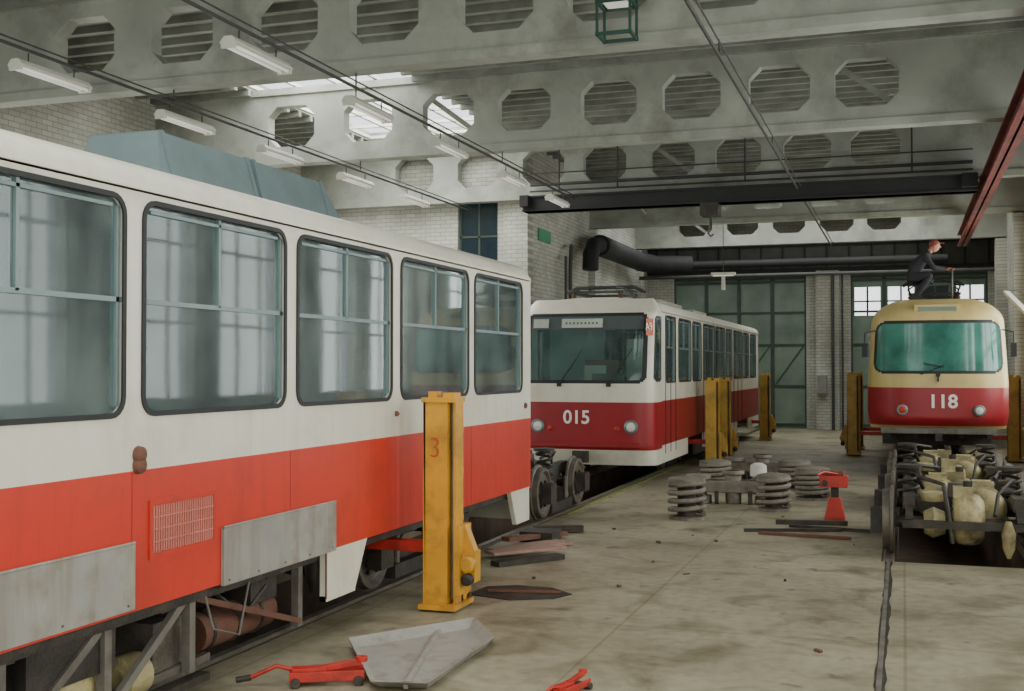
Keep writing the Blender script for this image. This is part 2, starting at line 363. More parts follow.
def gate(name,x0,x1,z1,panes=False):
    b=B(); y=YF+.1
    n=4; w=(x1-x0)/n
    for i in range(n):
        a=x0+i*w; c=a+w
        if panes:
            b.plate(rect(a,c,.0,z1),[rect(a+.12,c-.12,z1-1.3,z1-.35)],'Y',y,y+.06,GREEN)
            b.box(a+.12,c-.12,y+.02,y+.03,z1-1.3,z1-.35,SKYP if i!=2 else DGL)
            b.box((a+c)/2-.03,(a+c)/2+.03,y-.01,y+.05,z1-1.3,z1-.35,GREEND)
            b.box(a+.12,c-.12,y-.01,y+.05,z1-.85,z1-.8,GREEND)
        else: b.box(a,c,y,y+.06,.0,z1,GREEN)
        for q in (a,c-.06): b.box(q,q+.06,y-.05,y,.03,z1,GREEND)
        for z in (.1,1.4,2.8,3.9,z1-.15): b.box(a,c,y-.04,y,z,z+.07,GREEND)
        if not panes: b.bar((a+.1,y-.02,1.5),(c-.1,y-.02,2.8),.05,.03,GREEND)
    b.box(x0,x1,y-.09,y+.1,z1-.02,z1+.2,GREEND)
    return b.make(name)
gate('door_1',-7.6,-3.1,5.1); gate('door_2',-1.65,2.6,5.1,True)

# ------------------------------------------------------------------ ceiling and beams
b=B(); b.plate(rect(XL-.35,XR+.35,YB-.35,YF+.4),[rect(*q) for q in SKYL_AND_FILL],'Z',ZR,ZR+.2,DECK)
y=YB+.25
while y<YF:
    segs=[(XL,XR)]
    for (sx0,sx1,sy0,sy1) in SKYL_AND_FILL:
        if sy0-.1<y<sy1+.1:
            ns=[]
            for a,c in segs: ns+=[(a,sx0),(sx1,c)]
            segs=ns
    near=min(abs(y-q) for q in (2,8,14,20,26,32,38))
    if near>.22:
        for a,c in segs: b.box(a,c,y-.05,y+.05,ZR-.12,ZR,DECK)
    y+=.5
b.make('ceiling')
b=B()
for (sx0,sx1,sy0,sy1) in SKYL_AND_FILL:
    x=sx0
    while x<=sx1+.01: b.box(x-.03,x+.03,sy0,sy1,ZR+.05,ZR+.12,WHITE); x+=(sx1-sx0)/4
    yy=sy0
    while yy<=sy1+.01: b.box(sx0,sx1,yy-.03,yy+.03,ZR+.05,ZR+.12,WHITE); yy+=(sy1-sy0)/6
b.make('skylight_and_fill_frames')

def octo(cx,cz,w,h,c): return [(cx-w/2+c,cz-h/2),(cx+w/2-c,cz-h/2),(cx+w/2,cz-h/2+c),(cx+w/2,cz+h/2-c),(cx+w/2-c,cz+h/2),(cx-w/2+c,cz+h/2),(cx-w/2,cz+h/2-c),(cx-w/2,cz-h/2+c)]
HX=[-.55,-1.97,-3.47,-4.95,-6.54,-8.03,-9.69,-11.35]
for yb in (2,8,14,20,26,32,38):
    x0=XL if yb<27 else XI
    hx=HX if yb<27 else HX[:5]
    b=B()
    holes=[octo(x,6.8,1.02,.8,.2) for x in hx]
    b.plate(rect(x0,XR,6.08,ZR),holes,'Y',yb-.12,yb+.12,CONC)
    b.box(x0,XR,yb-.16,yb+.16,6.05,6.18,CONC); b.box(x0,XR,yb-.17,yb+.17,7.42,ZR,CONC)
    for i,x in enumerate(hx):
        if (i*3+yb)%5==0 and yb>14: b.bar((x-.5,yb+.25,7.2),(x+.5,yb+.25,6.45),.09,.09,CONC)
    if yb==14:
        b.bar((.2,yb-.1,7.5),(1.6,yb-.1,6.2),.15,.12,CONC)
    b.make('roof_beam')

# crane girder + runway
b=B()
b.box(-8.3,1.45,25.15,25.5,5.66,6.0,BLK); b.box(-8.3,1.45,25.1,25.6,5.66,5.7,BLK); b.box(-8.3,1.45,25.1,25.6,5.97,6.01,BLK)
b.box(-4.2,-3.8,25.1,25.6,5.4,5.66,DARK); b.cyl((-4,25.35,5.4),(-4,25.35,5.1),.03,DARK); b.tube([(-4,25.35,5.1),(-4.06,25.35,5.02),(-4,25.35,4.95),(-3.94,25.35,5.0)],.02,DARK)
b.box(1.15,1.45,24.9,25.7,5.72,6.0,BLK); b.box(-8.3,-8.1,24.9,25.7,5.75,6.0,BLK)
b.make('overhead_crane_girder')
RB=M('runway_red_paint',(.15,.025,.022),.65,var=.4,scale=1.5,dirt=(.04,.013,.011),damt=.9,dscale=1.2)
b=B(); b.box(1.52,1.77,8,36,5.93,5.97,RB); b.box(1.52,1.77,8,36,5.6,5.64,RB); b.box(1.62,1.66,8,36,5.6,5.96,RB)
for y in (8,14,20,26,32): b.box(1.58,1.7,y-.06,y+.06,5.95,6.05,DARK)
b.make('crane_runway_rail')

def run(name,x,z,y0,y1,mat=PIPE,r=.022,second=True):
    b=B(); b.cyl((x,y0,z),(x,y1,z),r,mat)
    if second: b.cyl((x+.07,y0,z+.05),(x+.07,y1,z+.05),r*.5,mat)
    yb=2
    while yb<y1:
        if yb>y0: b.cyl((x,yb,z),(x,yb,6.05),.012,mat,n=6)
        yb+=6
    return b.make(name)
run('cable_conduit',-7.0,5.85,-5,24.9); run('cable_conduit',-9.9,5.85,-5,25.9); run('cable_conduit',-2.1,5.85,-5,24.9,PIPE,.022); run('cable_conduit',-2.1,5.85,25.8,37,PIPE,.022)
b=B()
for z,r,yy in ((6.36,.035,25.75),(6.2,.02,25.7),(6.62,.015,25.7)):
    b.cyl((-8.3,yy,z),(1.4,yy,z),r,PIPE)
for x in (-7.6,-6.2,-3.3,.2): b.cyl((x,25.75,6.2),(x,25.75,7.4),.02,PIPE,n=6)
b.make('cross_pipe')
b=B(); b.cyl((-6.6,37.4,5.4),(1.3,37.4,5.4),.13,BLK); b.cyl((-8.2,37.1,5.0),(2.6,37.1,5.0),.06,PIPE)
b.tube([(-7.95,30.9,5.45),(-7.95,36.3,5.45),(-7.6,37.0,5.42),(-6.5,37.3,5.4)],.3,BLK,n=16)
b.tube([(-7.95,31.0,5.45),(-7.95,30.3,5.4),(-7.95,29.95,5.1),(-7.95,29.9,4.7)],.22,BLK,n=16)
b.tube([(-8.35,29.4,5.3),(-8.2,28.9,5.2),(-8.2,28.8,4.6),(-8.2,28.8,3.2)],.05,PIPE)
b.tube([(-8.35,28.9,4.95),(-8.2,28.4,4.9),(-8.2,28.4,3.0)],.04,PIPE)
b.make('ventilation_duct')
b=B()
b.cyl((-2.2,39.4,0),(-2.2,39.4,5.25),.05,PIPE); b.cyl((-1.9,39.5,0),(-1.9,39.5,5.25),.03,PIPE); b.box(-2.7,-2.4,39.35,39.55,1.2,1.8,PIPEG)
b.make('wall_riser_pipe')

def lamp(x,y,z=5.62,L=1.25,name='fluorescent_ceiling_lamp'):
    b=B(); w=.1
    prof=[(x-w,z+.02),(x-w*.5,z+.08),(x+w*.5,z+.08),(x+w,z+.02),(x+w,z),(x-w,z)]
    b.prism(prof,'Y',y-L/2,y+L/2,WHITE)
    for dx in(-.05,.05): b.cyl((x+dx,y-L/2+.04,z-.025),(x+dx,y+L/2-.04,z-.025),.018,TUBE,n=8)
    for dy in(-L/2+.02,L/2-.02): b.box(x-.09,x+.09,y+dy-.015,y+dy+.015,z-.05,z,WHITE)
    b.cyl((x,y-.4,z+.08),(x,y-.4,z+.2),.01,PIPE,n=6); b.cyl((x,y+.4,z+.08),(x,y+.4,z+.2),.01,PIPE,n=6)
    return b.make(name)
for y in (5.5,8.5,11.5,14.4,17.4,20.6,23.6): lamp(-7.0,y)
for y in (8.5,11.5,14.3,17.0,19.8,22.6): lamp(-9.9,y)
b=B(); cx,cy=-3.23,13.4
for x in (cx-.2,cx+.2):
    for y in (cy-.18,cy+.18): b.bar((x,y,6.02),(x,y,7.55),.03,.03,LGRN)
for z in (6.03,6.42,6.9):
    for s_ in (-1,1):
        b.bar((cx-.22,cy+s_*.18,z),(cx+.22,cy+s_*.18,z),.03,.04,LGRN); b.bar((cx+s_*.2,cy-.2,z),(cx+s_*.2,cy+.2,z),.03,.04,LGRN)
b.box(cx-.17,cx+.17,cy-.15,cy+.15,6.44,6.7,WHITE); b.box(cx-.14,cx+.14,cy-.12,cy+.12,6.41,6.44,TUBE)
b.make('caged_pendant_lamp')
b=B(); b.cyl((-5.0,34,7.4),(-5.0,34,4.85),.012,PIPE,n=6); b.box(-5.35,-4.65,33.9,34.1,4.78,4.86,WHITE); b.box(-5.05,-4.95,33.95,34.05,4.35,4.78,WHITE); b.box(-5.3,-4.7,33.93,34.07,4.76,4.78,TUBE); b.make('pendant_signal_lamp')
b=B(); b.box(-8.49,-8.45,26.9,27.9,5.2,5.5,EXITG); b.box(-8.45,-8.445,26.95,27.85,5.23,5.47,EXITG)
b.make('green_wall_sign')
b=B(); b.bar((2.35,30.0,3.88),(2.78,28.6,3.2),.13,.07,WHITE); b.cyl((2.34,29.95,3.83),(2.76,28.65,3.17),.03,TUBE,n=8); b.bar((2.98,30.0,3.95),(2.35,30.0,3.9),.03,.03,PIPE); b.bar((2.98,28.6,3.22),(2.76,28.6,3.22),.03,.03,PIPE); b.make('wall_bracket_lamp')

# ------------------------------------------------------------------ bogie
def bogie(cx,cy,name='tram_bogie',cas=BRASSY,L=1.9,parent=None):
    b=B(); r=.34; zc=.03+r
    for ya in (cy-L/2,cy+L/2):
        for sx in (-1,1):
            x=cx+sx*.762; o=sx
            b.lathe([(.08,-.08*o),(.1,-.06*o),(.27,-.03*o),(.29,-.06*o),(r+.03,-.05*o),(r+.03,-.02*o),(r,-.01*o),(r-.01,.06*o),(.29,.065*o),(.26,.03*o),(.11,.03*o),(.1,.1*o),(.03,.11*o)],(x,ya,zc+.02),'X',STEEL)
            for k in range(6):
                t=k*math.pi/3; b.cyl((x+.03*o,ya+.18*math.cos(t),zc+.18*math.sin(t)),(x+.055*o,ya+.18*math.cos(t),zc+.18*math.sin(t)),.022,DARK,n=6)
            b.box(x+sx*.12-.07,x+sx*.12+.07,ya-.13,ya+.13,zc-.12,zc+.14,DARK)
        b.cyl((cx-.74,ya,zc),(cx+.74,ya,zc),.065,DARK)
        b.lathe([(.1,-.16),(.22,-.15),(.27,-.1),(.28,-.03),(.28,.05),(.26,.11),(.2,.16),(.08,.17)],(cx+.05,ya,zc+.05),'X',cas,n=32)
        for k in range(8):
            t=k*math.pi/4; b.cyl((cx+.05-.17,ya+.17*math.cos(t),zc+.05+.17*math.sin(t)),(cx+.05-.14,ya+.17*math.cos(t),zc+.05+.17*math.sin(t)),.02,DARK,n=6)
        b.lathe([(.12,-.1),(.17,0),(.12,.12)],(cx-.3,ya,zc),'X',cas)
        b.box(cx-.1,cx+.1,ya-.1,ya+.1,zc+.28,zc+.4,cas); b.cyl((cx+.05,ya,zc+.38),(cx+.05,ya,zc+.46),.05,DARK,n=10)
    for sx in (-1,1):
        x=cx+sx*.55
        pts=[(cy-L/2-.18,zc+.16),(cy-L/2+.2,zc+.16),(cy-.35,zc+.02),(cy+.35,zc+.02),(cy+L/2-.2,zc+.16),(cy+L/2+.18,zc+.16),(cy+L/2+.18,zc+.3),(cy+L/2-.2,zc+.3),(cy+.3,zc+.2),(cy-.3,zc+.2),(cy-L/2+.2,zc+.3),(cy-L/2-.18,zc+.3)]
        b.prism(pts,'X',x-.06,x+.06,DARK)
        b.box(cx+sx*.762-.06,cx+sx*.762+.06,cy-.5,cy+.5,.07,.2,DARK)
        for dy in(-.35,.35): b.cyl((cx+sx*.762,cy+dy,.2),(cx+sx*.762,cy+dy,.5),.035,STEEL,n=8)
        pts=[(x+.11*math.cos(t),cy+.11*math.sin(t),.55+.018*t) for t in [i*.45 for i in range(42)]]
        b.tube(pts,.022,DARK,n=6)
        b.cyl((x,cy,.88),(x,cy,.92),.15,DARK)
    b.box(cx-.62,cx+.62,cy-.14,cy+.14,zc+.02,zc+.2,DARK)
    for sy in (-1,1):
        ym=cy+sy*.4; xm=cx-sy*.22
        b.lathe([(.1,-.34),(.17,-.33),(.21,-.3),(.23,-.26),(.23,.2),(.2,.24),(.16,.3),(.07,.34)],(xm,ym,zc+.12),'Y',cas,n=32)
        for k in (-.2,-.08,.04,.15): b.lathe([(.228,k-.015),(.248,k-.008),(.248,k+.008),(.228,k+.015)],(xm,ym,zc+.12),'Y',cas,n=32)
        b.box(xm-.1,xm+.1,ym-.12,ym+.12,zc+.32,zc+.42,cas)
        b.lathe([(.05,0),(.12,.01),(.13,.03),(.13,.09),(.12,.11),(.05,.12)],(cx+sy*.3,cy+sy*.72,zc+.2),'Z',cas)
        b.box(cx-.62,cx+.62,cy+sy*(L/2+.34)-.04,cy+sy*(L/2+.34)+.04,zc-.02,zc+.06,DARK)
        for sx in(-1,1): b.bar((cx+sx*.55,cy+sy*(L/2+.1),zc+.2),(cx+sx*.55,cy+sy*(L/2+.36),zc+.03),.08,.1,DARK)
        b.tube([(cx-.4,cy+sy*.5,.7),(cx-.45,cy+sy*.8,.85),(cx-.2,cy+sy*1.1,.8),(cx-.15,cy+sy*(L/2+.35),.45),(cx-.12,cy+sy*(L/2+.37),.2)],.025,DARK)
        b.tube([(cx+.4,cy+sy*.3,.75),(cx+.5,cy+sy*.7,.82),(cx+.35,cy+sy*1.0,.7),(cx+.3,cy+sy*1.25,.5)],.02,DARK)
    b.lathe([(.02,0),(.06,.1),(.07,.25),(.03,.38)],(cx+.42,cy-L/2-.42,.08),'Z',cas,n=12)
    b.cyl((cx,cy,.4),(cx,cy,.72),.12,STEEL)
    return b.make(name,parent)
bogie(.6,14.3); bogie(.6,18.3)
bogie(-5.35,15.5,cas=STEEL,L=1.7)

# ------------------------------------------------------------------ trams
def roof_prof(cx,dz=0):
    h=[(1.25,3.05),(1.25,3.1),(1.225,3.16),(1.17,3.21),(1.05,3.255),(.8,3.3),(.4,3.33),(0,3.34)]
    P=[(cx+a,z+dz) for a,z in h]+[(cx-a,z+dz) for a,z in h[-2::-1]]
    return P
def sidewin(b,x,sgn,y0,y1,z0,z1,gl,frame=RUB,bars=True):
    t=(x,x+.012) if sgn>0 else (x-.012,x)
    b.plate(rr(y0-.018,y1+.018,z0-.018,z1+.018,.12),[rr(y0+.012,y1-.012,z0+.012,z1-.012,.09)],'X',t[0],t[1],frame)
    xi=x-sgn*.03
    b.plate(rr(y0,y1,z0,z1,.1),[],'X',xi-.003,xi+.003,gl)
    if bars:
        zb=z0+.64
        for (a,c,e,g) in ((y0,y1,zb-.014,zb+.014),((y0+y1)/2-.012,(y0+y1)/2+.012,zb,z1),(y0+.02,y0+.045,z0+.05,z1-.05),(y1-.045,y1-.02,z0+.05,z1-.05),(y0+.08,y1-.08,z1-.06,z1-.04)):
            b.box(min(xi,xi+sgn*.02),max(xi,xi+sgn*.02),a,c,e,g,ALU)
def tram_body(root,cx,y0,y1,wins,red,cream,gl,skirts,zr0=.68,zr1=1.47,zb=.3,interior=True):
    x1=cx+1.25; x0=cx-1.25
    b=B()
    for sgn,xa,xb_ in ((1,x1-.05,x1),(-1,x0,x0+.05)):
        b.plate(rect(y0,y1,zr1,3.06),[rr(a,c,1.79,3.0,.1) for a,c in wins],'X',xa,xb_,cream)
        b.box(xa,xb_,y0,y1,zr0,zr1,red)
        for s0,s1 in skirts:
            b.box(xa,xb_,s0,s1,zb,zr0,cream)
    b.make('side_panels',root)
    b=B(); b.prism(roof_prof(cx),'Y',y0,y1,cream,True)
    b.box(x1-.01,x1+.02,y0,y1,3.06,3.08,cream); b.box(x0-.02,x0+.01,y0,y1,3.06,3.08,cream)
    b.make('roof',root)
    b=B()
    for a,c in wins:
        sidewin(b,x1,1,a,c,1.79,3.0,gl); sidewin(b,x0,-1,a,c,1.79,3.0,gl)
    b.make('window_glazing',root)
    b=B(); b.box(x0+.05,x1-.05,y0,y1,.82,.9,INTD)
    b.box(x0+.05,x1-.05,y0,y1,3.02,3.05,INT)
    b.box(x1-.09,x1-.05,y0,y1,.9,1.76,INT); b.box(x0+.05,x0+.09,y0,y1,.9,1.76,INT)
    y=y0+1.2
    while y<y1-1.2:
        for xs in (x0+.35,x1-.35):
            b.box(xs-.2,xs+.2,y,y+.42,1.32,1.38,SEAT)
            b.prism([(y+.38,1.34),(y+.45,1.34),(y+.53,1.84),(y+.47,1.84)],'X',xs-.2,xs+.2,SEAT)
            b.cyl((xs,y+.2,.9),(xs,y+.2,1.34),.03,ALU,n=8)
            b.tube([(xs-.19,y+.47,1.6),(xs-.19,y+.52,1.9),(xs-.13,y+.53,1.99),(xs+.13,y+.53,1.99),(xs+.19,y+.52,1.9),(xs+.19,y+.47,1.6)],.02,WHITE)
        y+=.88
    for xx in (cx-.45,cx+.45):
        b.cyl((xx,y0+.5,2.85),(xx,y1-.5,2.85),.016,ALU,n=8)
        y=y0+1.5
        while y<y1-1: b.cyl((xx,y,.9),(xx,y,3.02),.017,ALU,n=8); y+=2.65
    b.make('interior',root)

CX=-5.35
t1=empty('tram',(CX,5.3,0))
wins=[(3.75-1.77*k,5.34-1.77*k) for k in (3,2,1)]+[(3.75,5.34),(5.52,7.10),(7.28,8.87),(9.07,10.68),(10.87,12.38)]
tram_body(t1,CX,-2.0,12.66,wins,RED,CREAM,GL,[(7.72,8.2),(12.2,12.66),(-2,-.9)])
bogie(-5.35,10.4,'bogie_rear',cas=DARK,parent=t1); bogie(-5.35,1.2,'bogie_front',cas=DARK,parent=t1)
x1=CX+1.25
b=B()
for yy,s_ in ((12.66,1),(-2.0,-1)):
    ya,yb_=sorted((yy,yy+.05*s_))
    b.plate(rect(CX-1.25,CX+1.25,1.47,3.1),[rr(CX-1.0,CX+1.0,1.85,2.95,.12)],'Y',ya,yb_,CREAM)
    b.box(CX-1.25,CX+1.25,ya,yb_,.66,1.47,RED); b.box(CX-1.2,CX+1.2,ya,yb_,.3,.66,CREAM)
    b.plate(rr(CX-1.0,CX+1.0,1.85,2.95,.12),[],'Y',yy+.02*s_,yy+.026*s_,GL)
b.make('end_walls',t1)
b=B()
b.prism([(8.2,.68),(8.42,.68),(8.2,.3)],'X',x1-.05,x1,CREAM); b.prism([(12.2,.68),(12.0,.68),(12.2,.3)],'X',x1-.05,x1,CREAM)
b.prism([(7.72,.3),(8.2,.3),(8.2,.34),(7.72,.34)],'X',x1-.05,x1+.005,CREAM)
b.box(x1,x1+.006,7.71,7.73,.32,.95,RUST)
for (ya,yb_,za,zc_) in ((3.2,5.43,.70,1.07),(6.32,7.84,.67,1.04),(.6,3.0,.7,1.07)):
    b.box(x1+.002,x1+.025,ya,yb_,za,zc_,GREYP)
    b.cyl((x1+.02,ya,zc_),(x1+.02,yb_,zc_),.009,GREYP,n=8)
    for i in range(5):
        y=ya+.06+(yb_-ya-.12)*i/4; b.cyl((x1+.02,y,za+.03),(x1+.03,y,za+.03),.008,GREYD,n=6)
b.plate(rect(5.58,6.25,.95,1.29),[rect(5.61,6.22,.98,1.26)],'X',x1,x1+.012,RED)
b.box(x1+.001,x1+.004,5.6,6.23,.97,1.27,RED)
for i in range(26): y=5.612+i*.0235; b.box(x1+.003,x1+.012,y,y+.013,.985,1.255,PINK)
for i in range(1,4): b.box(x1+.003,x1+.013,5.61,6.22,.975+i*.07,.983+i*.07,PINK)
b.plate(rect(9.6,10.3,.95,1.29),[],'X',x1,x1+.008,RED)
for i in range(5): b.box(x1+.008,x1+.02,9.63,10.27,.98+i*.06,1.01+i*.06,RED)
b.lathe([(.05,0),(.045,.03),(.02,.045)],(x1,5.48,1.5),'X',RUST); b.lathe([(.05,0),(.045,.03),(.02,.045)],(x1,5.48,1.56),'X',RUST)
b.lathe([(.035,0),(.03,.02),(.01,.03)],(x1,12.5,1.62),'X',RUST)
b.lathe([(.025,0),(.02,.02),(.01,.03)],(x1,8.97,1.66),'X',RUST)
for y in (5.43,7.19,8.97,10.78): b.box(x1,x1+.0015,y-.003,y+.003,.7,1.46,RED2)
b.make('side_fittings',t1)
b=B()
for x in (x1-.12,CX+.5,CX-.5,CX-1.13): b.box(x-.05,x+.05,-1.8,12.4,.6,.82,DARK)
for y in (-.8,.4,2,3.4,4.6,5.9,7.1,8.3,9.6,11,12.2): b.box(CX-1.15,CX+1.15,y-.05,y+.05,.58,.8,DARK)
for y,w,z in ((3.5,.9,.3),(4.75,.7,.36)):
    b.box(x1-.65,x1-.12,y,y+w,z,.62,DARK)
for y in (4.55,5.35,6.15,7.5): b.box(x1-.15,x1-.09,y-.03,y+.03,.16,.68,GREYD)
b.bar((x1-.12,4.6,.14),(x1-.12,5.3,.6),.04,.05,GREYD); b.bar((x1-.12,5.4,.14),(x1-.12,6.1,.62),.04,.05,GREYD); b.bar((x1-.3,5.0,.12),(x1-.15,6.4,.2),.05,.05,STEEL)
b.bar((x1-.2,6.2,.62),(x1-.1,7.5,.2),.04,.04,RUST)
b.box(x1-.16,x1-.05,3.0,7.7,.62,.70,DARK)
b.box(x1-.14,x1-.06,4.4,6.3,.08,.13,DARK)
for y in (5.0,5.25): b.lathe([(.1,-.18),(.15,-.15),(.15,.15),(.1,.18)],(x1-.35,y,.26),'X',BRASSY,n=18)
b.lathe([(.08,-.12),(.13,-.1),(.13,.1),(.08,.12)],(x1-.28,5.75,.22),'Y',BRASSY,n=18)
b.box(x1-.55,x1-.2,5.9,6.3,.2,.5,STEEL); b.cyl((x1-.35,6.5,.3),(x1-.35,7.4,.3),.13,RUST)
for y in (6.6,6.9,7.2): b.lathe([(.135,-.015),(.145,0),(.135,.015)],(x1-.35,y,.3),'Y',DARK)
b.box(x1-.4,x1-.2,7.0,7.35,.4,.56,DARK)
b.box(x1-.75,x1-.55,4.2,7.6,.15,.55,DARK)
b.tube([(x1-.08,6.25,.66),(x1-.04,6.3,.4),(x1-.04,6.6,.3),(x1-.06,6.75,.62)],.008,GREYD,n=6)
b.tube([(x1-.08,4.3,.66),(x1-.04,4.35,.3),(x1-.04,4.2,.15)],.012,DARK,n=6)
b.tube([(x1-.3,6.6,.6),(x1-.2,6.9,.35),(x1-.2,7.2,.5)],.02,DARK,n=6)
b.make('underframe',t1)
b=B()
for ya,yb_ in ((7.0,8.2),(8.24,9.45)):
    P=[(-5.0+.08,3.24),(-5.0-.08,3.76),(-5.75+.08,3.76),(-5.75-.05,3.24)]
    b.prism(P,'Y',ya,yb_,ROOFG)
    for y in (ya+.01,yb_-.05): b.prism([(p[0]+(.015 if p[0]>-5.3 else -.015),p[1]+(.012 if p[1]>3.5 else 0)) for p in P],'Y',y,y+.04,ROOFG)
for y0_,y1_ in ((7.0,6.8),(9.45,9.8)):
    b.add([(-4.92,y0_,3.24),(-5.08,y0_,3.76),(-5.67,y0_,3.76),(-5.8,y0_,3.24),(-4.92,y1_,3.24),(-5.8,y1_,3.24)],[(0,1,2,3),(1,2,5,4),(0,1,4),(2,3,5),(0,3,5,4)],ROOFG)
b.make('roof_resistor_housing',t1)

def shell(root,name,cx,yf,n,depth,zlv,rake,hwf,matf,sgn=1,ds=.028,hw=1.25):
    T=[]; K=800
    for i in range(K+1):
        t=-math.pi/2+math.pi*i/K
        st=math.sin(t); ct=max(0,math.cos(t))
        T.append((math.copysign(abs(st)**(2/n),st),1-ct**(2/n)))
    L=[0]
    for i in range(K): L.append(L[-1]+math.hypot((T[i+1][0]-T[i][0])*hw,(T[i+1][1]-T[i][1])*depth))
    nu=int(L[-1]/ds); P=[]; j=0
    for i in range(nu+1):
        s=L[-1]*i/nu
        while j<K-1 and L[j+1]<s: j+=1
        f=(s-L[j])/max(1e-9,L[j+1]-L[j]); P.append((T[j][0]*(1-f)+T[j+1][0]*f,T[j][1]*(1-f)+T[j+1][1]*f))
    b=B(); vs=[]
    for z in zlv:
        h=hwf(z); r=rake(z)
        for (a,c) in P: vs.append((cx+a*h,yf+r+c*(depth-r),z))
    W=nu+1
    groups={}
    for k in range(len(zlv)-1):
        zc=(zlv[k]+zlv[k+1])/2
        for i in range(nu):
            a=(P[i][0]+P[i+1][0])/2*hw; c=(P[i][1]+P[i+1][1])/2*depth
            m=matf(a,c,zc)
            if m is None: continue
            groups.setdefault(m,[]).append((k*W+i,k*W+i+1,(k+1)*W+i+1,(k+1)*W+i))
    for m,fs in groups.items():
        b.add(vs,fs,m,True)
    top=[(len(zlv)-1)*W+i for i in range(W)]; b.add(vs,[tuple(top)],matf(0,.5,zlv[-1]))
    return b.make(name,root)
def frange(a,c,d):
    n=int(round((c-a)/d)); return [a+(c-a)*i/n for i in range(n+1)]
def inrr(x,z,x0,x1,z0,z1,r):
    if not(x0<=x<=x1 and z0<=z<=z1): return False
    dx=max(x0+r-x,x-(x1-r),0); dz=max(z0+r-z,z-(z1-r),0); return dx*dx+dz*dz<=r*r or dx==0 or dz==0

# --- tram 015
t2=empty('tram',(CX,27,0)); YF2=19.65; D2=.75
wins2=[(20.75,21.65),(22.0,23.35),(23.55,24.6),(24.95,26.4),(26.6,28.05),(28.25,29.3),(29.65,31.1),(31.3,32.6),(32.9,34.2)]
tram_body(t2,CX,YF2+D2,34.9,wins2,RED2,CREAM,GLD,[(YF2+D2,23.0),(25,30.2),(32.6,34.9)],.66,1.46,.34)
bogie(-5.35,31.0,'bogie_rear',cas=DARK,parent=t2); bogie(-5.35,23.6,'bogie_front',cas=DARK,parent=t2)
def rake2(z): return .12*max(0,(.66-z)/.3) + (.0 if z<1.75 else .22*(z-1.75)/1.25 + (max(0,z-3.02)*1.3))
def hw2(z):
    if z>3.05: return 1.25-.9*(z-3.05)**1.3
    return 1.25
def mf2(a,c,z):
    if z<.62: return CREAM
    if z<1.44: return RED2
    if inrr(a,z,-1.1,1.1,1.79,3.02,.1) and c<.14:
        if inrr(a,z,-1.04,1.04,1.84,2.98,.08):
            return INTD if z>2.73 else GLD
        return RUB
    if c>.17 and c<.7 and inrr(c,z,.17,.7,1.82,2.98,.08):
        return GLD if inrr(c,z,.21,.66,1.86,2.94,.06) else RUB
    return CREAM
shell(t2,'front_shell',CX,YF2,6.5,D2,frange(.34,3.3,.03),rake2,hw2,mf2)
b=B()
yy=YF2-.012
b.text('015',.33,(CX-.13,yy,1.17),(math.pi/2,0,0),TXW,bold=.006)
for sx in (-.85,.85):
    b.lathe([(.12,.02),(.12,-.03),(.09,-.045),(.085,-.02)],(CX+sx,YF2+.01,1.02),'Y',ALU); b.lathe([(.085,0),(.06,-.02),(.02,-.03)],(CX+sx,YF2-.02,1.02),'Y',LENS)
for sx in (-.62,.6): b.lathe([(.05,.02),(.05,-.02),(.02,-.03)],(CX+sx,YF2+.01,.98),'Y',TRED)
b.box(CX-1.0,CX+1.0,YF2-.05,YF2+.02,.66,.74,RED2)
for sx in (-.45,.45):
    b.bar((CX+sx,YF2-.02,1.76),(CX+sx+.3,YF2+.02,2.2),.02,.015,RUB); b.bar((CX+sx+.18,YF2+.0,2.0),(CX+sx+.42,YF2+.05,2.4),.025,.012,RUB); b.box(CX+sx-.04,CX+sx+.04,YF2-.03,YF2+.02,1.72,1.79,RUB)
b.make('front_fittings',t2)
b=B()
def tiltplate(x0,x1,z0,z1,m,off=.0):
    y0_=YF2+.22*(z0-1.75)/1.25-.03-off; y1_=YF2+.22*(z1-1.75)/1.25-.03-off
    b.add([(x0,y0_,z0),(x1,y0_,z0),(x1,y1_,z1),(x0,y1_,z1),(x0,y0_+.05,z0),(x1,y0_+.05,z0),(x1,y1_+.05,z1),(x0,y1_+.05,z1)],[(0,1,2,3),(7,6,5,4),(0,1,5,4),(2,3,7,6),(1,2,6,5),(0,3,7,4)],m)
DB=M('destination_board_panel',(.42,.47,.42),.4,var=.15,emis=.05)
DBT=M('destination_board_marks',(.12,.14,.13),.5)
tiltplate(CX-.45,CX+.3,2.77,2.93,DB,.0); tiltplate(CX-.98,CX-.7,2.77,2.93,DB,.0)
for i in range(9): tiltplate(CX-.38+i*.07,CX-.345+i*.07,2.83,2.87,DBT,.003)
b.make('destination_board',t2)
b=B()
# route plate on the corner window
OR=M('route_plate_orange',(.5,.12,.05),.5)
b.add([(CX+1.1,YF2+.1,2.62),(CX+1.2,YF2+.24,2.62),(CX+1.19,YF2+.29,2.92),(CX+1.09,YF2+.15,2.92)],[(0,1,2,3)],OR)
b.text('A9',.2,(CX+1.14,YF2+.155,2.77),(math.radians(80),0,math.radians(54)),TXW,ext=.003,sx=.7)
b.make('route_plate',t2)
b=B()
b.box(CX-1.1,CX+1.1,YF2+.45,YF2+.8,.9,1.72,INT); b.box(CX-.3,CX+.35,YF2+1.2,YF2+1.3,1.2,2.2,SEAT); b.box(CX-.25,CX+.3,YF2+.9,YF2+1.3,1.2,1.3,SEAT)
b.box(CX-1.2,CX-.1,YF2+1.9,YF2+1.94,.9,3.0,INT); b.box(CX-1.15,CX+1.15,YF2+.3,YF2+.8,1.66,1.74,INT)
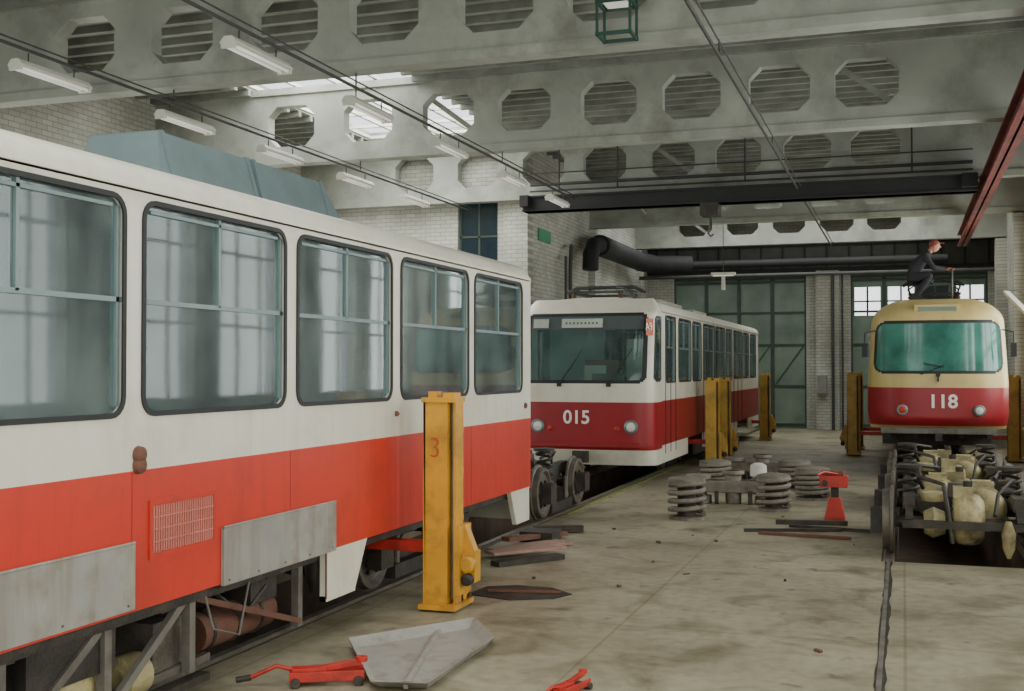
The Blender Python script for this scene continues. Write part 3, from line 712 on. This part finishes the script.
b.box(CX+.05,CX+.6,YF2+.4,YF2+.6,1.74,1.95,INTD); b.tube([(CX-.9,YF2+.35,1.75),(CX-.9,YF2+.38,2.7)],.02,WHITE)
b.box(CX-.15,CX+.25,YF2+.6,YF2+.63,1.76,2.1,WHITE); b.box(CX+.4,CX+.9,YF2+1.6,YF2+1.64,1.5,2.6,WHITE)
b.make('driver_cab',t2)
def panto(b,cx,y,z,h,mat=PIPE,w=.8):
    for sx in(-.45,.45):
        b.bar((cx+sx,y-.7,z+.12),(cx+sx,y+.7,z+.12),.05,.05,mat)
        for sy in (-.6,.6): b.lathe([(.03,-.05),(.05,.02),(.03,.04),(.05,.06),(.03,.1)],(cx+sx,y+sy,z),'Z',RUST,n=12)
    for sy in (-.6,.6): b.bar((cx-.5,y+sy,z+.14),(cx+.5,y+sy,z+.14),.05,.05,mat)
    for sx in(-.45,.45):
        b.cyl((cx+sx,y-.55,z+.15),(cx+sx*1.1,y+.5,z+.15+h*.5),.02,mat,n=8); b.cyl((cx+sx*1.1,y+.5,z+.15+h*.5),(cx+sx*.5,y,z+.15+h),.016,mat,n=8)
        b.cyl((cx+sx,y+.55,z+.15),(cx+sx*1.1,y-.5,z+.15+h*.5),.02,mat,n=8); b.cyl((cx+sx*1.1,y-.5,z+.15+h*.5),(cx+sx*.5,y,z+.15+h),.016,mat,n=8)
    b.tube([(cx-w,y,z+.05+h),(cx-w*.75,y,z+.15+h),(cx+w*.75,y,z+.15+h),(cx+w,y,z+.05+h)],.03,mat)
    b.tube([(cx-w,y+.2,z+.05+h),(cx-w*.75,y+.2,z+.15+h),(cx+w*.75,y+.2,z+.15+h),(cx+w,y+.2,z+.05+h)],.03,mat)
b=B(); panto(b,CX-.1,21.6,3.34,.12,PIPE,.75); b.make('pantograph',t2)
b=B(); b.box(CX-.5,CX+.5,24,26.5,3.3,3.5,ROOFC); b.box(CX-.5,CX+.5,28,30,3.3,3.48,ROOFC); b.make('roof_resistor_housing',t2,bevel=.03)
b=B()
for x in (CX+1.1,CX+.5,CX-.5,CX-1.1): b.box(x-.05,x+.05,YF2+.8,34.8,.6,.82,DARK)
for y in (21.8,25.8,27,28.6,29.4): b.box(CX-.9,CX+1.0,y,y+.7,.42,.7,DARK)
b.box(CX-1.25,CX+1.25,34.85,34.9,.34,3.1,CREAM)
b.bar((CX,YF2-.2,.5),(CX,YF2+.8,.5),.12,.12,DARK); b.box(CX-.14,CX+.14,YF2-.27,YF2-.17,.4,.6,DARK)
for ya,yb_ in ((20.7,21.7),(24.9,26.45),(29.6,31.15)):
    for y in (ya,(ya+yb_)/2,yb_): b.box(CX+1.25,CX+1.258,y-.012,y+.012,.5,3.02,RUB)
b.make('underframe',t2)

# --- tram 118
C3=.6; t3=empty('tram',(C3,30,0)); Y3=22.35; D3=1.0; ZB=.93
def rake3(z):
    r=.25*max(0,(1.15-z)/.25)**2 if z<1.15 else 0
    if z>1.95: r+= .12*(z-1.95)
    if z>2.95: r+= 1.0*(1-math.sqrt(max(0,1-((z-2.95)/.42)**2)))
    return min(r,.98)
def hw3(z):
    h=1.25-.05*max(0,1.2-z)/.3
    if z>1.75: h-=.06*(z-1.75)
    if z>2.9: h-=.75*(1-math.sqrt(max(0,1-((z-2.9)/.475)**2)))
    return h
def mf3(a,c,z):
    if z<.98: return CREAM2
    if z<1.70: return RED2
    u=a
    if inrr(u,z,-1.15,1.15,1.95,2.92,.2) and c<.5:
        return TEAL if inrr(u,z,-1.11,1.11,1.99,2.88,.17) else RUB
    return CREAM2
zl=frange(ZB,2.9,.028)+[2.93,2.97,3.01,3.05,3.1,3.15,3.2,3.24,3.28,3.31,3.335,3.35,3.36]
shell(t3,'front_shell',C3,Y3,3.1,D3,zl,rake3,hw3,mf3,ds=.03)
b=B()
b.prism([(C3+dx,z) for dx,z in ((-1.2,.93),(1.2,.93),(1.25,1.3),(1.25,1.75),(1.19,2.9),(1.1,3.1),(.9,3.25),(.6,3.33),(0,3.36),(-.6,3.33),(-.9,3.25),(-1.1,3.1),(-1.19,2.9),(-1.25,1.75),(-1.25,1.3))],'Y',Y3+D3,Y3+14,CREAM2)
b.box(C3-1.26,C3+1.26,Y3+D3,Y3+14,.98,1.7,RED2)
for k in range(7):
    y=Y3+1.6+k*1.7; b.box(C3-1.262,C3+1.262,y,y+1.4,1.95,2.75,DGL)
b.make('body',t3)
bogie(.6,32.5,'bogie_rear',cas=DARK,parent=t3)
b=B()
b.text('118',.34,(C3+.08,Y3-.004,1.43),(math.pi/2,0,0),TXW,bold=.008)
for sx in (-.62,.7):
    y=Y3+.03
    b.lathe([(.1,.05),(.1,-.03),(.08,-.04)],(C3+sx,y,1.28),'Y',ALU); b.lathe([(.08,-.03),(.05,-.05),(.01,-.055)],(C3+sx,y,1.28),'Y',LENS if sx>0 else TRED)
b.prism([(Y3+.22,2.97),(Y3+.22,3.22),(Y3+.8,3.3),(Y3+.8,2.97)],'X',C3-.4,C3+.4,CREAM2); b.box(C3-.33,C3+.33,Y3+.205,Y3+.22,3.0,3.18,GREEN)
b.bar((C3-.3,Y3-.03,1.93),(C3+.1,Y3-.03,2.1),.02,.02,RUB); b.bar((C3+.1,Y3-.03,2.06),(C3-.25,Y3-.03,2.14),.02,.02,RUB)
b.cyl((C3,Y3+.02,1.92),(C3,Y3-.05,1.92),.04,RUB,n=10)
b.bar((C3,Y3-.02,1.8),(C3+.0,Y3-.02,1.94),.03,.03,RUB)
b.bar((C3-1.0,Y3+.05,.9),(C3+1.0,Y3+.05,.9),.12,.1,GREYD); b.bar((C3,Y3-.3,.8),(C3,Y3+.6,.8),.12,.12,DARK)
for x in (-.9,-.4,.4,.9): b.box(C3+x-.05,C3+x+.05,Y3+.5,Y3+13.5,.75,.93,DARK)
for y in (24,26.5,29): b.box(C3-1,C3+1,y,y+1.2,.55,.93,DARK)
for sx in (-1,1): b.tube([(C3+sx*1.1,Y3+.3,2.75),(C3+sx*1.28,Y3+.1,2.7),(C3+sx*1.28,Y3+.1,2.3)],.012,RUB,n=6); b.box(C3+sx*1.28-.05,C3+sx*1.28+.05,Y3+.08,Y3+.11,2.25,2.5,RUB)
b.make('front_fittings',t3)
b=B(); panto(b,C3,25.2,3.4,.3,BLK,.6); b.make('pantograph',t3)

# --- worker crouching on the roof of 118
wk=empty('roof_worker',(.2,24.0,3.35))
def skin(name,verts,edges,mat,sub=2,root=0):
    me=bpy.data.meshes.new(name); o=wk.location
    me.from_pydata([Vector(v[:3])-o for v in verts],edges,[]); me.materials.append(mat)
    ob=bpy.data.objects.new(name,me); scene.collection.objects.link(ob); ob.parent=wk
    ob.modifiers.new('skin','SKIN')
    for i,v in enumerate(verts):
        sv=me.skin_vertices[0].data[i]; r=v[3]; sv.radius=(r,v[4] if len(v)>4 else r); sv.use_root=(i==root)
    s_=ob.modifiers.new('sub','SUBSURF'); s_.levels=sub; s_.render_levels=sub
    ob.modifiers['skin'].use_smooth_shade=True
    return ob
V=[(.14,24,3.86,.16),(.24,24,4.03,.15),(.36,24,4.18,.16),(.46,24,4.29,.08),(.52,24,4.36,.055),
   (.15,23.89,3.82,.11),(.5,23.84,3.86,.085),(.5,23.84,3.84,.08),(.26,23.85,3.5,.06),(.24,23.85,3.43,.05),
   (.15,24.11,3.82,.11),(.52,24.18,3.8,.085),(.5,24.18,3.78,.08),(.24,24.16,3.5,.06),(.22,24.16,3.43,.05),
   (.42,23.82,4.22,.075),(.56,23.76,4.0,.055),(.78,23.88,3.98,.04),
   (.42,24.18,4.22,.075),(.6,24.26,4.02,.055),(.82,24.2,4.02,.04)]
E=[(0,1),(1,2),(2,3),(3,4),(0,5),(5,6),(6,7),(7,8),(8,9),(0,10),(10,11),(11,12),(12,13),(13,14),(2,15),(15,16),(16,17),(2,18),(18,19),(19,20)]
skin('body_clothes',V,E,CLOTH)
b=B()
hc=Vector((.6,24,4.44))
b.cyl((.5,24,4.33),(.58,24,4.42),.05,SKIN)
def ell(c,rx,ry,rz,m,n=16,k=10,rot=0):
    vs=[];fs=[]
    R=Matrix.Rotation(rot,3,'Y')
    for j in range(k+1):
        p=math.pi*j/k
        for i in range(n):
            t=2*math.pi*i/n; q=R@Vector((rx*math.sin(p)*math.cos(t),ry*math.sin(p)*math.sin(t),rz*math.cos(p))); vs.append(Vector(c)+q)
    for j in range(k):
        for i in range(n): fs.append((j*n+i,j*n+(i+1)%n,(j+1)*n+(i+1)%n,(j+1)*n+i))
    b.add(vs,fs,m,True)
ell(hc,.095,.076,.12,SKIN,rot=.4)
ell(hc+Vector((-.015,0,.035)),.1,.082,.1,CAP,rot=.4)
b.prism([(.6,24-.07),(.76,24-.05),(.78,24),(.76,24+.05),(.6,24+.07)],'Z',4.49,4.5,CAP)
ell(hc+Vector((.1,0,-.015)),.02,.014,.022,SKIN)
for s_ in(-1,1):
    ell(hc+Vector((.078,s_*.03,.01)),.012,.012,.009,TXW); ell(hc+Vector((.087,s_*.03,.01)),.005,.006,.006,RUB); ell(hc+Vector((-.005,s_*.078,-.01)),.022,.01,.03,SKIN)
b.bar(hc+Vector((.075,-.022,-.06)),hc+Vector((.075,.022,-.06)),.01,.008,CAP)
for y in (23.85,24.16):
    b.prism([(.16,3.345),(.46,3.345),(.48,3.375),(.42,3.41),(.3,3.45),(.29,3.5),(.17,3.5),(.15,3.4)],'Y',y-.045,y+.045,BOOT)
for (hx_,hy,hz) in ((.82,23.9,3.975),(.86,24.19,4.015)):
    ell((hx_+.01,hy,hz),.05,.042,.018,SKIN)
    for i,l in enumerate((.07,.08,.075,.06)):
        y=hy-.033+i*.022; b.tube([(hx_+.04,y,hz),(hx_+.04+l*.55,y,hz-.004),(hx_+.04+l*.8,y,hz-.03)],.009,SKIN,n=6)
    b.tube([(hx_-.01,hy+.035,hz),(hx_+.025,hy+.06,hz-.01),(hx_+.05,hy+.055,hz-.03)],.01,SKIN,n=6)
b.make('head_hands_boots',wk)
b=B(); b.cyl((.9,23.85,3.34),(.9,23.85,3.98),.02,PIPE,n=8); b.cyl((.92,24.2,3.34),(.92,24.2,4.02),.02,PIPE,n=8); b.bar((.9,23.8,3.96),(.92,24.28,3.99),.03,.03,PIPE); b.make('roof_access_handrail',t3)

# ------------------------------------------------------------------ jacks
def jack(x,y,arm=-1,h=1.85,mat=YEL,num=None,name='column_lifting_jack'):
    b=B()
    b.box(x-.16,x+.17,y-.16,y+.3,.02,.06,mat)
    for sx in (-.14,.12): b.cyl((x+sx-.03,y+.27,.05),(x+sx+.03,y+.27,.05),.05,DARK)
    b.box(x-.14,x+.08,y-.1,y-.08,.05,h-.06,mat)
    b.box(x-.14,x-.12,y-.1,y+.12,.05,h-.06,mat)
    b.box(x+.06,x+.08,y-.1,y+.0,.05,h-.06,mat)
    b.box(x+.12,x+.14,y-.06,y+.12,.05,h-.06,mat)
    b.box(x+.08,x+.14,y+.08,y+.12,.05,h-.06,mat)
    b.box(x-.14,x-.07,y+.1,y+.12,.05,h-.06,mat)
    b.cyl((x+.1,y-.02,.1),(x+.1,y-.02,h-.05),.018,STEEL)
    b.box(x-.15,x+.15,y-.12,y+.14,h-.09,h-.05,mat)
    b.box(x-.11,x-.03,y-.06,y+.04,h-.05,h,mat); b.box(x+.03,x+.13,y-.08,y+.08,h-.05,h-.01,mat)
    for z in (.35,.75,1.15,1.5): b.box(x-.14,x+.14,y+.1,y+.13,z,z+.05,mat)
    b.prism([(y+.12,.06),(y+.3,.06),(y+.12,.5)],'X',x+.11,x+.13,mat); b.prism([(y+.12,.06),(y+.3,.06),(y+.12,.5)],'X',x-.13,x-.11,mat)
    s_=-arm
    X=lambda a,c:(min(x+s_*a,x+s_*c),max(x+s_*a,x+s_*c))
    q=X(.14,.19); b.box(q[0],q[1],y-.1,y+.18,.14,.72,mat)
    q=X(.19,.29); b.box(q[0],q[1],y-.0,y+.14,.24,.5,mat)
    b.prism([(x+s_*.19,.72),(x+s_*.19,.5),(x+s_*.28,.5)],'Y',y+.02,y+.12,mat)
    b.lathe([(.05,-.04),(.07,-.03),(.07,.03),(.05,.04)],(x+s_*.24,y-.04,.4),'Y',mat,n=14); b.lathe([(.03,-.04),(.05,-.03),(.05,.03),(.03,.04)],(x+s_*.24,y-.04,.27),'Y',DARK,n=14)
    q=(min(x+arm*.1,x+arm*.75),max(x+arm*.1,x+arm*.75)); b.box(q[0],q[1],y+.03,y+.15,.47,.56,TRED)
    b.cyl((x+arm*.68,y+.09,.56),(x+arm*.68,y+.09,.62),.07,TRED)
    if num: b.text(num,.25,(x-.03,y-.105,1.37),(math.pi/2,0,0),TXR,bold=-.004,sx=.85)
    return b.make(name,bevel=.004)
jack(-3.72,9.1,-1,1.85,YEL,'3')
jack(-3.74,23.9,-1,1.85,YELD); jack(-3.74,25.5,-1,1.85,YELD); jack(-3.72,33.2,-1,1.9,YELD)
jack(-1.12,28.2,1,1.95,YELD); jack(2.3,27.4,-1,1.9,YELD); jack(-3.7,-.5,-1,1.85,YEL)
jack(-1.1,30.2,1,1.95,YELD)

# ------------------------------------------------------------------ parts on the floor
def springstack(x,y,h=.5,r=.25,name='coil_spring',mat=GST,turns=5):
    b=B()
    b.lathe([(r*.6,0),(r*1.05,.0),(r*1.05,.04),(r*.6,.04)],(x,y,0),'Z',mat)
    n=turns*20; pts=[(x+r*math.cos(i*2*math.pi/20),y+r*math.sin(i*2*math.pi/20),.07+(h-.12)*i/n) for i in range(n+1)]
    b.tube(pts,.034,mat,n=8)
    b.lathe([(r*.55,0),(r*.55,h-.02)],(x,y,.0),'Z',DARK,n=20)
    b.lathe([(r*.7,0),(r*1.08,.0),(r*1.08,.05),(r*.9,.06),(r*.4,.08)],(x,y,h-.06),'Z',mat)
    return b.make(name)
springstack(-2.8,15.6,.56,.23,turns=4); springstack(-1.78,16.9,.52,.22,turns=4); springstack(-1.35,18.5,.5,.24)
springstack(-1.75,19.9,.5,.24); springstack(-3.0,19.4,.5,.24)
def bolster(x,y,ang,name='bogie_bolster'):
    b=B(); c,s_=math.cos(ang),math.sin(ang)
    def p(u,v,z): return (x+u*c-v*s_,y+u*s_+v*c,z)
    b.bar(p(-.5,0,.26),p(.5,0,.26),.26,.18,GST)
    b.bar(p(-.62,0,.3),p(.62,0,.3),.14,.1,GST)
    for u in (-.52,.52):
        b.cyl(p(u,0,0),p(u,0,.12),.2,GST); b.cyl(p(u,0,.12),p(u,0,.36),.13,GST); b.cyl(p(u,0,.36),p(u,0,.43),.19,GST)
    b.cyl(p(0,0,.0),p(0,0,.5),.12,GST); b.cyl(p(0,0,.44),p(0,0,.5),.17,GST)
    for u in(-.25,.25): b.bar(p(u,-.16,.1),p(u,.16,.1),.06,.2,DARK)
    return b.make(name,bevel=.012)
bolster(-2.45,17.6,.15); bolster(-2.4,21.0,-.2)
b=B(); b.lathe([(.1,0),(.17,.03),(.16,.2),(.09,.26)],(-2.25,19.1,.0),'Z',GST,n=16); b.lathe([(.1,0),(.14,.03),(.13,.2),(.06,.24)],(-2.25,19.1,.26),'Z',WHITE,n=16); b.make('air_spring_canister')

b=B(); x,y=-.89,16.2
b.prism([(x-.14,0),(x+.14,0),(x+.07,.3),(x-.07,.3)],'Y',y-.1,y+.1,TRED)
b.box(x-.05,x+.05,y-.05,y+.05,.28,.5,DARK); b.box(x-.19,x+.17,y-.13,y+.13,.44,.6,TRED); b.box(x-.17,x+.12,y-.1,y+.1,.6,.66,RUST)
b.tube([(x+.05,y-.1,.62),(x-.12,y-.25,.66),(x-.2,y-.45,.63)],.015,TRED,n=8); b.cyl((x-.12,y-.13,.5),(x-.12,y-.17,.5),.04,DARK)
b.make('hydraulic_stand',bevel=.01)
b=B()
b.bar((-1.9,14.6,.02),(-.75,15.0,.02),.05,.04,DARK); b.bar((-1.4,15.2,.02),(-.4,15.0,.02),.04,.04,DARK); b.bar((-1.7,14.45,.02),(-.6,14.3,.02),.06,.03,RUST); b.bar((-1.6,15.45,.03),(-.7,15.6,.03),.06,.06,DARK)
b.make('steel_bars')
b=B()
P=[(-3.85,7.6),(-3.22,8.55),(-2.86,8.0),(-2.84,6.7),(-3.2,6.62)]
cx_=sum(p[0] for p in P)/5; cy_=sum(p[1] for p in P)/5
inn=[(cx_+(p[0]-cx_)*.86,cy_+(p[1]-cy_)*.86) for p in P]
vs=[(p[0],p[1],.08) for p in P]+[(p[0],p[1],.02) for p in inn]+[(p[0],p[1],.07) for p in P]+[(p[0],p[1],.006) for p in inn]
TRAY=M('weathered_sheet_metal',(.36,.355,.32),.6,metal=.15,var=.2,scale=3,dirt=(.15,.13,.1),damt=.9,dscale=3)
b.add(vs,[(5,6,7,8,9),(19,18,17,16,15)],TRAY)
b.add(vs,[(i,(i+1)%5,5+(i+1)%5,5+i) for i in range(5)]+[(10+i,10+(i+1)%5,15+(i+1)%5,15+i) for i in range(5)]+[(i,(i+1)%5,10+(i+1)%5,10+i) for i in range(5)],TRAY)
b.bar((-3.38,8.2,.03),(-3.0,6.72,.03),.03,.03,TRAY)
b.make('sheet_metal_tray')
def floor_jack(x,y,ang,k=.6,name='trolley_jack',hl=.95):
    b=B(); c,s_=math.cos(ang),math.sin(ang)
    def p(u,v,z): return (x+(u*c-v*s_)*k,y+(u*s_+v*c)*k,z*k)
    for v in (-.09,.09): b.bar(p(-.3,v,.08),p(.3,v,.08),.02*k,.08*k,TRED)
    b.bar(p(-.28,0,.1),p(0,0,.1),.12*k,.08*k,TRED); b.bar(p(-.05,0,.12),p(.28,0,.17),.06*k,.05*k,TRED); b.cyl(p(.28,0,.17),p(.28,0,.21),.05*k,TRED)
    for u in (-.25,.25):
        b.cyl(p(u,-.13,.04),p(u,.13,.04),.04*k,DARK)
    b.tube([p(-.25,0,.12),p(-.4,.0,.16),p(-hl,.03,.07)],.018*k,TRED); b.cyl(p(-hl,.03,.07),p(-hl-.12,.04,.05),.025*k,DARK)
    return b.make(name,bevel=.004)
floor_jack(-3.56,6.72,.5,.8,hl=.6); floor_jack(-2.0,7.02,1.3,.55,hl=.6)
b=B(); b.prism([(-3.75,9.75),(-3.3,9.62),(-2.95,9.8),(-2.85,10.05),(-3.1,10.28),(-3.45,10.3),(-3.7,10.15)],'Z',.002,.008,DARK); b.bar((-3.6,9.9,.02),(-2.95,10.05,.02),.03,.02,RUST); b.make('oily_steel_sheet')
b=B()
b.bar((-4.3,12.0,.03),(-3.75,12.9,.03),.3,.03,WOOD); b.bar((-4.2,11.6,.07),(-3.6,12.3,.07),.2,.03,WOOD); b.bar((-4.3,12.4,.1),(-3.9,13.4,.05),.12,.05,RUST); b.box(-4.3,-3.9,12.9,13.3,.0,.12,DARK)
b.bar((-4.0,11.2,.03),(-3.5,11.9,.03),.15,.05,DARK); b.bar((-4.35,13.6,.05),(-3.8,13.9,.05),.1,.08,DARK)
b.make('scrap_boards')
b=B()
for i in range(26):
    x=random.uniform(-3.6,-.4); y=random.uniform(7.5,24); s_=random.uniform(.01,.03)
    b.bar((x,y,s_*.4),(x+random.uniform(-.06,.06),y+random.uniform(-.06,.06)+.02,s_*.4),s_,s_*.7,random.choice((DARK,RUST,STEEL)))
b.make('floor_debris')

# ------------------------------------------------------------------ light
w=bpy.data.worlds.new('sky'); scene.world=w; w.use_nodes=True
bg=w.node_tree.nodes['Background']; bg.inputs[0].default_value=(.93,.97,1,1); bg.inputs[1].default_value=2.0
WC=(.985,.99,.91)
def area(name,loc,rot,sx,sy,e,col=WC):
    l=bpy.data.lights.new(name,'AREA'); l.shape='RECTANGLE'; l.size=sx; l.size_y=sy; l.energy=e; l.color=col
    o=bpy.data.objects.new(name,l); o.location=loc; o.rotation_euler=rot; scene.collection.objects.link(o)
for a,c in winR: area('window_daylight_and_fill',(XR+.5,(a+c)/2,3.45),(0,math.radians(90),0),3.9,c-a,(135 if 10<a<26 else 205))  # lamp at the last window is an added fill for the far end
for a,c in winL: area('window_daylight_and_fill',(XL-.5,(a+c)/2,3.2),(0,math.radians(-90),0),3.6,c-a,155)
area('unseen_gate_fill',(-5.3,YB-.6,2.6),(math.radians(90),0,0),5.8,5.2,340); area('unseen_gate_fill',(.6,YB-.6,2.6),(math.radians(90),0,0),4,5.2,230)  # unseen fills added behind the camera to even out the hall light
area('skylight_and_fill_light',(-10.45,21.6,ZR+.5),(0,0,0),3.5,7.2,620); area('skylight_and_fill_light',(-3.5,1.2,ZR+.5),(0,0,0),5.8,11.5,570)  # second one is an added fill above the near floor
area('skylight_and_fill_light',(-2.75,35,ZR+.5),(0,0,0),8.5,4.4,380)  # added fill that brightens the far end from a hidden roof opening

# ------------------------------------------------------------------ camera
cam=bpy.data.cameras.new('camera'); co=bpy.data.objects.new('camera',cam); scene.collection.objects.link(co)
co.location=(0,0,2.05); co.rotation_euler=(math.radians(91.12),0,math.radians(18.8)); cam.sensor_width=36; cam.lens=40.4; cam.clip_end=200
scene.camera=co
